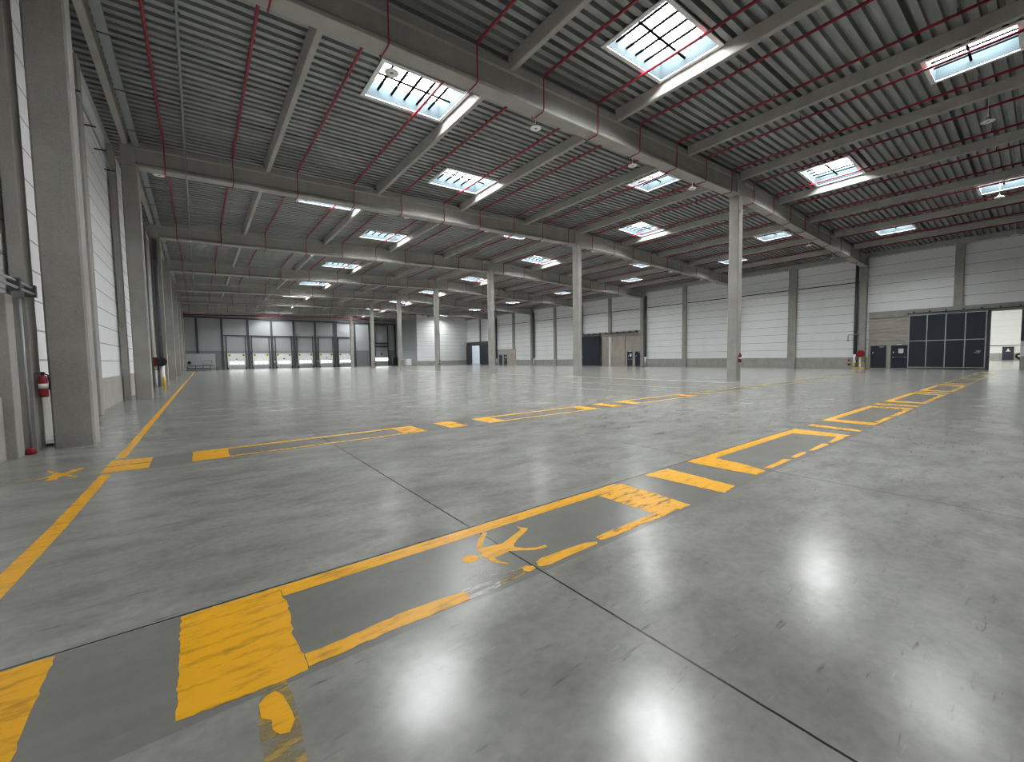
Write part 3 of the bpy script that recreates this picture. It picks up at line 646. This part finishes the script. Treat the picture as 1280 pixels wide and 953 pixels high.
box_thing('infill_panel', 'beige', 50.33, XR+.2, 64.75, 67.45, 0, 2.62, 'beige panel beside the small far doors', 'panel', 'infill panels')
box_thing('gate_post', 'whitepaint', 50.15, 50.32, 40.86, 41.28, 0, 4.41, 'slim white post standing between the beige panels', 'post')
for x0, x1, y0, y1, z in ((50.3, XR+.2, 7.72, 10.55, 2.45), (50.3, XR+.2, 35.05, 38.3, 2.30), (50.3, XR+.2, 67.5, 70.9, 2.62)):
    pass
DN = [0]
def wall_doors(dy, y0, y1, ztop, panics, labs):
    """concrete infill around a pair of doors, then the doors"""
    mb = MB(); ys_ = [y0]+[v for d in dy for v in d]+[y1]
    for a, b in zip(ys_[0::2], ys_[1::2]): mb.box(50.36, XR+.2, a, b, 0, ztop)
    for a, b in dy: mb.box(50.36, XR+.2, a, b, 2.09, ztop)
    struct('trim_1' if DN[0] == 0 else f'trim_{DN[0]+1}', mb, 'plinth', 'concrete surround of ' + labs[-1], 'wall')
    for (a, b), pn, lb in zip(dy, panics, labs):
        DN[0] += 1; o = thing(f'door_{DN[0]}', lb, 'door', (50.42, (a+b)/2, 0), None, 'structure'); W = (b-a)/2
        MB().box(.0, .05, -W+.05, W-.05, .012, 2.04).build('leaf', 'navy', o)
        fr = MB(); fr.box(-.05, .06, -W, -W+.05, 0, 2.09); fr.box(-.05, .06, W-.05, W, 0, 2.09); fr.box(-.05, .06, -W+.05, W-.05, 2.04, 2.09); fr.build('frame', 'steel', o)
        if pn:
            MB().tube([(-.07, -W+.18, 1.0), (-.07, W-.18, 1.0)], .018, 8).box(-.08, -.0, -W+.12, -W+.2, .95, 1.05).box(-.08, 0., W-.2, W-.12, .95, 1.05).build('push_bar', 'galv', o)
            MB().box(-.008, 0, -.27, .07, 1.36, 1.78).build('notice', 'sign', o)['label'] = 'white notice sheet'
            MB().box(-.06, -.0, -.15, .15, 2.10, 2.22).build('exit_light', 'sign', o)['label'] = 'white emergency light above the door'
        else:
            MB().tube([(-.06, W-.16, 1.02), (-.06, W-.30, 1.02)], .016, 8).box(-.06, 0, W-.18, W-.13, .95, 1.1).build('handle', 'black', o)
            MB().box(-.07, 0., -.35, -.05, 1.93, 2.0).build('door_closer', 'galv', o)
        MB().box(-.008, 0, W-.22, W-.13, 1.36, 1.52).build('sticker', 'sign', o)['label'] = 'small white sticker'
wall_doors([(7.80, 8.95), (9.24, 10.38)], 7.74, 10.55, 2.45, (True, False), ('navy steel door with a push bar and white notice near the gate', 'navy steel door with lever handle next to the red hose reel', 'the two near navy doors'))
wall_doors([(35.58, 36.62), (37.06, 38.02)], 35.45, 38.3, 2.30, (False, True), ('blue steel door beside the second right column', 'dark steel door with white notice, middle of the right wall', 'the middle pair of doors'))
wall_doors([(67.68, 68.85), (69.3, 70.5)], 67.5, 71.4, 2.62, (True, False), ('small far dark door with white notice', 'small far dark door beside the farthest gate', 'the small far doors'))
# large sliding gate, near
o = thing('sliding_gate', 'large navy sliding gate with galvanised grid, half open at the right', 'gate', (49.95, 5.45, 0), 'sliding fire gates')
y0, y1, z0, z1 = -2.2, 2.27, .13, 4.64
lf = MB().box(-.03, .04, y0, y1, z0, z1); lf.build('leaf', 'navy', o)
gr = MB()
for t in (y0, y0+1.12, y0+2.235, y0+3.35, y1): gr.box(-.06, -.03, t-.035, t+.035, z0-.08 if abs(t-y0-2.235) < .1 else z0, z1+.02)
for t in (z0, 2.42, z1): gr.box(-.062, -.03, y0, y1, t-.035, t+.035)
gr.build('grid_frame', 'galv', o)['label'] = 'galvanised grid frame'
MB().box(-.10, -.06, -1.98, -1.72, 1.42, 1.50).box(-.10, -.06, -1.85, -1.62, 1.30, 1.36).box(-.10, -.06, -1.92, -1.86, 1.3, 1.5).build('handle', 'galv', o)['label'] = 'chrome handle'
o = thing('gate_track', 'steel track with hangers above the near sliding gate', 'track', (50.08, 4.6, 4.78), 'gate tracks')
MB().box(-.09, .02, -6.4, 3.3, .0, .07).build('rail', 'steel', o)
for q in range(10): MB().box(-.11, .12, -6.+q*.98, -5.9+q*.98, .07, .20).build('hanger', 'steel', o)
box_thing('gate_post', 'steel', 49.95, 50.20, 3.02, 3.18, 0, 4.7, 'dark steel guide post at the open edge of the near sliding gate', 'post')
box_thing('gate_post', 'steel', 50.15, 50.38, 1.32, 1.50, 2.2, 4.6, 'dark jamb at the right edge of the open gateway', 'post')
# gap-closing wall behind gate leaf (leaf overlaps concrete)
wall_part('infill', 'concrete', 50.36, XR+.2, 3.19, 7.73, 0, 4.61, 'concrete wall infill behind the near sliding gate')
# middle gate
o = thing('sliding_gate', 'closed plain navy sliding gate in the middle of the right wall', 'gate', (49.98, 44.85, 0), 'sliding fire gates')
MB().box(-.04, .05, -1.95, 1.80, .03, 4.66).build('leaf', 'navy', o)
MB().box(-.07, -.041, -2.05, -1.88, .03, 4.66).build('edge_profile', 'black', o); MB().box(-.12, -.041, 1.5, 1.7, 1.3, 1.4).build('handle', 'galv', o)
o = thing('gate_track', 'steel track with hangers over the middle navy gate', 'track', (50.05, 41.4, 4.84), 'gate tracks')
MB().box(-.09, .04, -5.5, 5.2, 0, .09).build('rail', 'steel', o)
for q in range(10): MB().box(-.11, .10, -5.3+q*1.13, -5.16+q*1.13, .09, .26).build('hanger', 'steel', o)
wall_part('infill', 'concrete', 50.36, XR+.2, 42.80, 47.18, 0, 4.41, 'concrete wall infill behind the middle navy gate')
# far gate, open
o = thing('sliding_gate', 'dark far sliding gate half open in the distant corner', 'gate', (50.0, 74.9, 0), 'sliding fire gates')
MB().box(-.04, .05, -2.3, 2.4, .03, 4.3).build('leaf', 'navy', o)
gr = MB()
for t in (-2.3, -1.15, 0, 1.15, 2.4): gr.box(-.07, -.041, t-.05, t+.05, .03, 4.3)
gr.build('grid_frame', 'steel', o)
wall_part('infill', 'concrete', 50.36, XR+.2, 71.5, 77.2, 0, 4.29, 'concrete wall infill behind the far gate')
box_thing('gate_post', 'steel', 50.1, 50.38, 81.2, 82.6, 0, 4.29, 'dark jamb of the farthest gateway', 'post')
box_thing('gate_post', 'steel', 50.15, 50.38, 82.62, 83.36, 0, 4.29, 'dark infill beside the farthest gateway', 'post')
w = MB().box(57.6, 57.8, 74, 95, 0, 11); struct('wall_lobby', w, 'hallwhite', 'white wall right behind the farthest gateway', 'wall')
# next hall fittings
o = thing('door_7', 'navy door in the far white wall seen through the open gate', 'door', (HX-.10, 4.07, 0), None, 'structure')
MB().box(0, .06, -.57, .57, .02, 2.02).build('leaf', 'navy', o)
MB().extrude(None, *[[(x_, -.26, 1.3), (x_, .26, 1.3), (x_, .10, 1.5), (x_, .05, 1.75), (x_, -.05, 1.75), (x_, -.10, 1.5)] for x_ in (-.01, -.002)]).build('sign', 'sign', o)['label'] = 'white sign on the door'
o = thing('hose_reel', 'dark hose reel beside the far navy door', 'hose reel', (HX-.3, 2.95, 0))
MB().lathe([(.15, -.15), (.42, -.15), (.42, .12), (.15, .12)], (0, 0, .6), 18, 'x').build('drum', 'black', o); MB().box(-.05, .28, -.08, .08, 0, .5).build('stand', 'steel', o); MB().lathe([(.14, -.19), (.14, -.15)], (0, 0, .6), 12, 'x').build('hub', 'sign', o)
o = thing('strip_curtain', 'bright white strip curtain at the right edge of the open gateway', 'curtain', (51.2, 1.33, 0))
for q in range(4): MB().box(-.01, .01, -.62+q*.15, -.49+q*.15, .02, 3.1).build('strip', 'whitepaint', o)
MB().box(-.03, .03, -.7, .02, 3.1, 3.2).build('rail', 'steel', o)

# ------------------------------------------------------------------ loading docks
DX = [(4.5, 7.38), (8.6, 11.4), (12.66, 15.4), (16.62, 19.45), (20.75, 23.53), (24.75, 27.5)]
pst = [0, 3.8, 7.98, 12.0, 16.0, 20.1, 24.2, 28.3, 31.62]
for k, x in enumerate(pst):
    wd = .17 if k != 6 else .28; z0 = 0
    solid('dock_post', MB().box(-wd, wd, -.25, -.03, 0, 9.6-z0), 'steel', (x, YW, z0), f'dark steel post between the dock panels, {ORD[k+1]} from the left', 'post', 'dock wall posts')
solid('dock_post', MB().box(-.2, .2, -.25, -.03, 0, 9.8), 'steel', (37.6, YW, 0), 'dark steel post at the right end of the dock wall', 'post', 'dock wall posts')
solid('head_rail', MB().box(-19.85, 19.85, -.25, -.03, 0, .25), 'steel', (17.45, YW, 9.62), 'dark steel rail along the head of the dock wall', 'rail')
def dock(x0, x1, k):
    cx = (x0+x1)/2; W = (x1-x0)/2
    o = thing('loading_dock_door', f'white sectional loading dock door with three windows, {ORD[k+1]} from the left', 'dock door', (cx, YW-.05, 0), 'loading dock doors')
    MB().box(-W, W, -.06, 0, .02, 3.05).build('leaf', 'whitepaint', o)
    MB().box(-W, W, -.07, -.061, 0.02, .72).build('bottom_section', 'greytray' if k % 2 == 1 else 'galv', o)
    h = MB().box(-W-.1, W+.1, -.12, 0, 3.05, 3.58); h.build('header', 'greytray', o)
    tr = MB().box(-W-.16, -W-.01, -.20, .0, 0, 6.4); tr.build('track', 'steel', o); MB().box(W+.01, W+.16, -.20, .0, 0, 6.4).build('track', 'steel', o)
    xl = max(q for q in pst if q < x0)+(.18 if x0 < 24 else .29)-cx; xr = min(q for q in pst if q > x1)-(.18 if x1 < 23 or x1 > 25 else .29)-cx
    MB().box(xl, xr, -.16, .0, 6.4, 6.56).build('top_bar', 'steel', o)
    wn = (2*W-.5)/3
    for q in range(3):
        x = -W+.25+q*wn; MB().box(x+.07, x+wn-.07, -.075, -.061, 1.02, 1.46).build('window', 'window', o)['label'] = 'bright window'
    for q in (-W+.08, W-.53):
        s_ = MB().box(q, q+.45, -.075, -.061, 2.52, 2.88).build('warning_sign', 'signy', o); s_['label'] = 'yellow warning sign'
        MB().box(q+.13, q+.32, -.08, -.0752, 2.60, 2.80).build('symbol', 'black', s_)
    if k % 2 == 0: MB().box(-.15, .15, -.08, -.061, 1.85, 2.02).build('plate', 'black', o)
    for s_ in (-1, 1): MB().box(s_*(W+.05)-.14, s_*(W+.05)+.14, -.55, -.21, 0, .35).build('bumper', 'black', o)
for k, (a, b) in enumerate(DX): dock(a, b, k)
for k, x in enumerate((8.295, 12.335, 16.315, 20.43)):
    o = thing('dock_control_box', f'grey dock control box on the wall, {ORD[k+1]} from the left', 'control box', (x, YW-.03, 1.1), 'dock control boxes')
    MB().box(-.13, .13, -.18, 0, 0, .5).build('housing', 'greytray', o); MB().box(-.08, .08, -.19, -.181, .1, .4).build('panel', 'sign' if k % 2 else 'black', o); MB().tube([(0, -.06, .5), (0, -.06, 3.4)], .03, 6).build('cable', 'steel', o)
# wide door at the right end of the docks
o = thing('loading_dock_door', 'wide grey dock door with a continuous window strip, right end of the docks', 'dock door', (34.3, YW-.05, 0), 'loading dock doors')
MB().box(-1.5, 1.5, -.06, 0, .02, 4.3).build('leaf', 'dockgrey', o); MB().box(-1.48, 1.48, -.075, -.061, 1.15, 1.85).build('window', 'window', o)['label'] = 'bright window strip'
fr = MB(); fr.box(-1.68, -1.5, -.2, 0, 0, 9.45); fr.box(1.5, 1.68, -.2, 0, 0, 9.45); fr.box(-1.5, 1.5, -.16, 0, 9.3, 9.45); fr.box(-1.5, 1.5, -.18, 0, 4.3, 4.6); fr.box(-1.5, 1.6, -.2, 0, 5.1, 5.4); fr.build('frame', 'steel', o)
MB().box(-.2, .2, -.08, -.061, 2.6, 2.95).build('plate', 'black', o)
solid('machine_cabinet', MB().ccol(-.55, .55, -.4, .4, .06, 1.95, .03).box(-.5, .5, -.35, .35, 0, .06), 'black', (37.0, 94.3, 0), 'black machine cabinet right of the wide dock door', 'cabinet')
o = thing('storage_cabinet', 'white box cabinet standing at the corner of the far right wall', 'cabinet', (36.3, 84.6, 0)); MB().ccol(-.5, .5, -.4, .4, .1, 1.5, .02).build('body', 'whitepaint', o); MB().box(-.46, .46, -.36, .36, 0, .1).build('plinth', 'black', o); MB().box(-.40, .40, -.415, -.401, .7, 1.4).build('panel', 'sign', o)
# enclosure and barrier in the far left corner
o = thing('enclosure_panel', 'pale grey enclosure panel in the far left corner', 'partition', (.42, 88.6, 0))
MB().box(-2.0, 2.0, 0, .12, 0, 2.92).build('panel', 'galv', o); MB().box(-2.0, 2.0, -.02, .14, 2.92, 2.98).build('cap', 'steel', o)
fr = MB(); fr.box(.1, 1.5, -.03, 0, 1.1, 1.16); fr.box(.1, 1.5, -.03, 0, 1.70, 1.76); fr.box(.1, .16, -.03, 0, 1.16, 1.70); fr.box(1.44, 1.5, -.03, 0, 1.16, 1.70); fr.build('window_frame', 'steel', o)
MB().lathe([(.27, -.06), (.27, 0)], (-1.62, 0, 1.38), 18, 'y').build('vent', 'black', o)
o = thing('barrier', 'low dark steel barrier in front of the enclosure panel', 'barrier', (.62, 87.6, 0))
for z in (.85, .45, .12): MB().box(-2.15, 1.6 if z > .5 else 2.2, -.05, .05, z-.06, z+.06).build('rail', 'steel', o)
for x in (-2.1, -1.0, 0, 1.0, 2.1): MB().box(x-.05, x+.05, -.06, .06, 0, .9 if x < 2 else .55).build('post', 'steel', o)
for x in (-1.55, -.5, .5): MB().box(x-.42, x+.42, -.03, .03, .16, .42).build('infill', 'greytray', o)
# sprinkler main along the dock wall
o = thing('sprinkler_main', 'red sprinkler main running under the roof along the dock wall', 'pipe', (12., 94.6, 10.15)); MB().tube([(-14, 0, -.12), (12.2, 0, .55), (25.5, 0, .2)], .10, 10).build('pipe', 'red', o)
for q in range(8): MB().box(-13.+q*4.8, -12.96+q*4.8, -.02, .02, .05, .9).build('hanger', 'black', o)

# ------------------------------------------------------------------ world, camera
wd = bpy.data.worlds.new('World'); sc.world = wd; wd.use_nodes = True
bg = wd.node_tree.nodes['Background']; bg.inputs[0].default_value = (.75, .85, 1, 1); bg.inputs[1].default_value = 1.0
cam = bpy.data.cameras.new('camera'); co = bpy.data.objects.new('camera', cam); C.objects.link(co)
cam.sensor_fit = 'HORIZONTAL'; cam.sensor_width = 36.; cam.lens = 513.8336/1280*36; cam.clip_end = 400; cam.clip_start = .05
r0, r1, r2 = Vector((.795, -.6064, -.0147)), Vector((-.0464, -.0367, -.9982)), Vector((.6048, .7943, -.0573))
r2.normalize(); r0 = (r0 - r2*r0.dot(r2)).normalized(); r1 = r2.cross(r0)
co.matrix_world = Matrix(((r0.x, -r1.x, -r2.x, 0), (r0.y, -r1.y, -r2.y, 0), (r0.z, -r1.z, -r2.z, 1.5), (0, 0, 0, 1)))
sc.camera = co
vs = sc.view_settings; vs.view_transform = 'Standard'; vs.look = 'None'; vs.gamma = 1.; vs.use_curve_mapping = False; vs.exposure = 2.68
sc.cycles.use_denoising = True; sc.cycles.filter_width = 1.15
sc.cycles.max_bounces = 8; sc.cycles.diffuse_bounces = 6; sc.cycles.glossy_bounces = 3; sc.cycles.transparent_max_bounces = 8
sc.cycles.sample_clamp_indirect = 6.
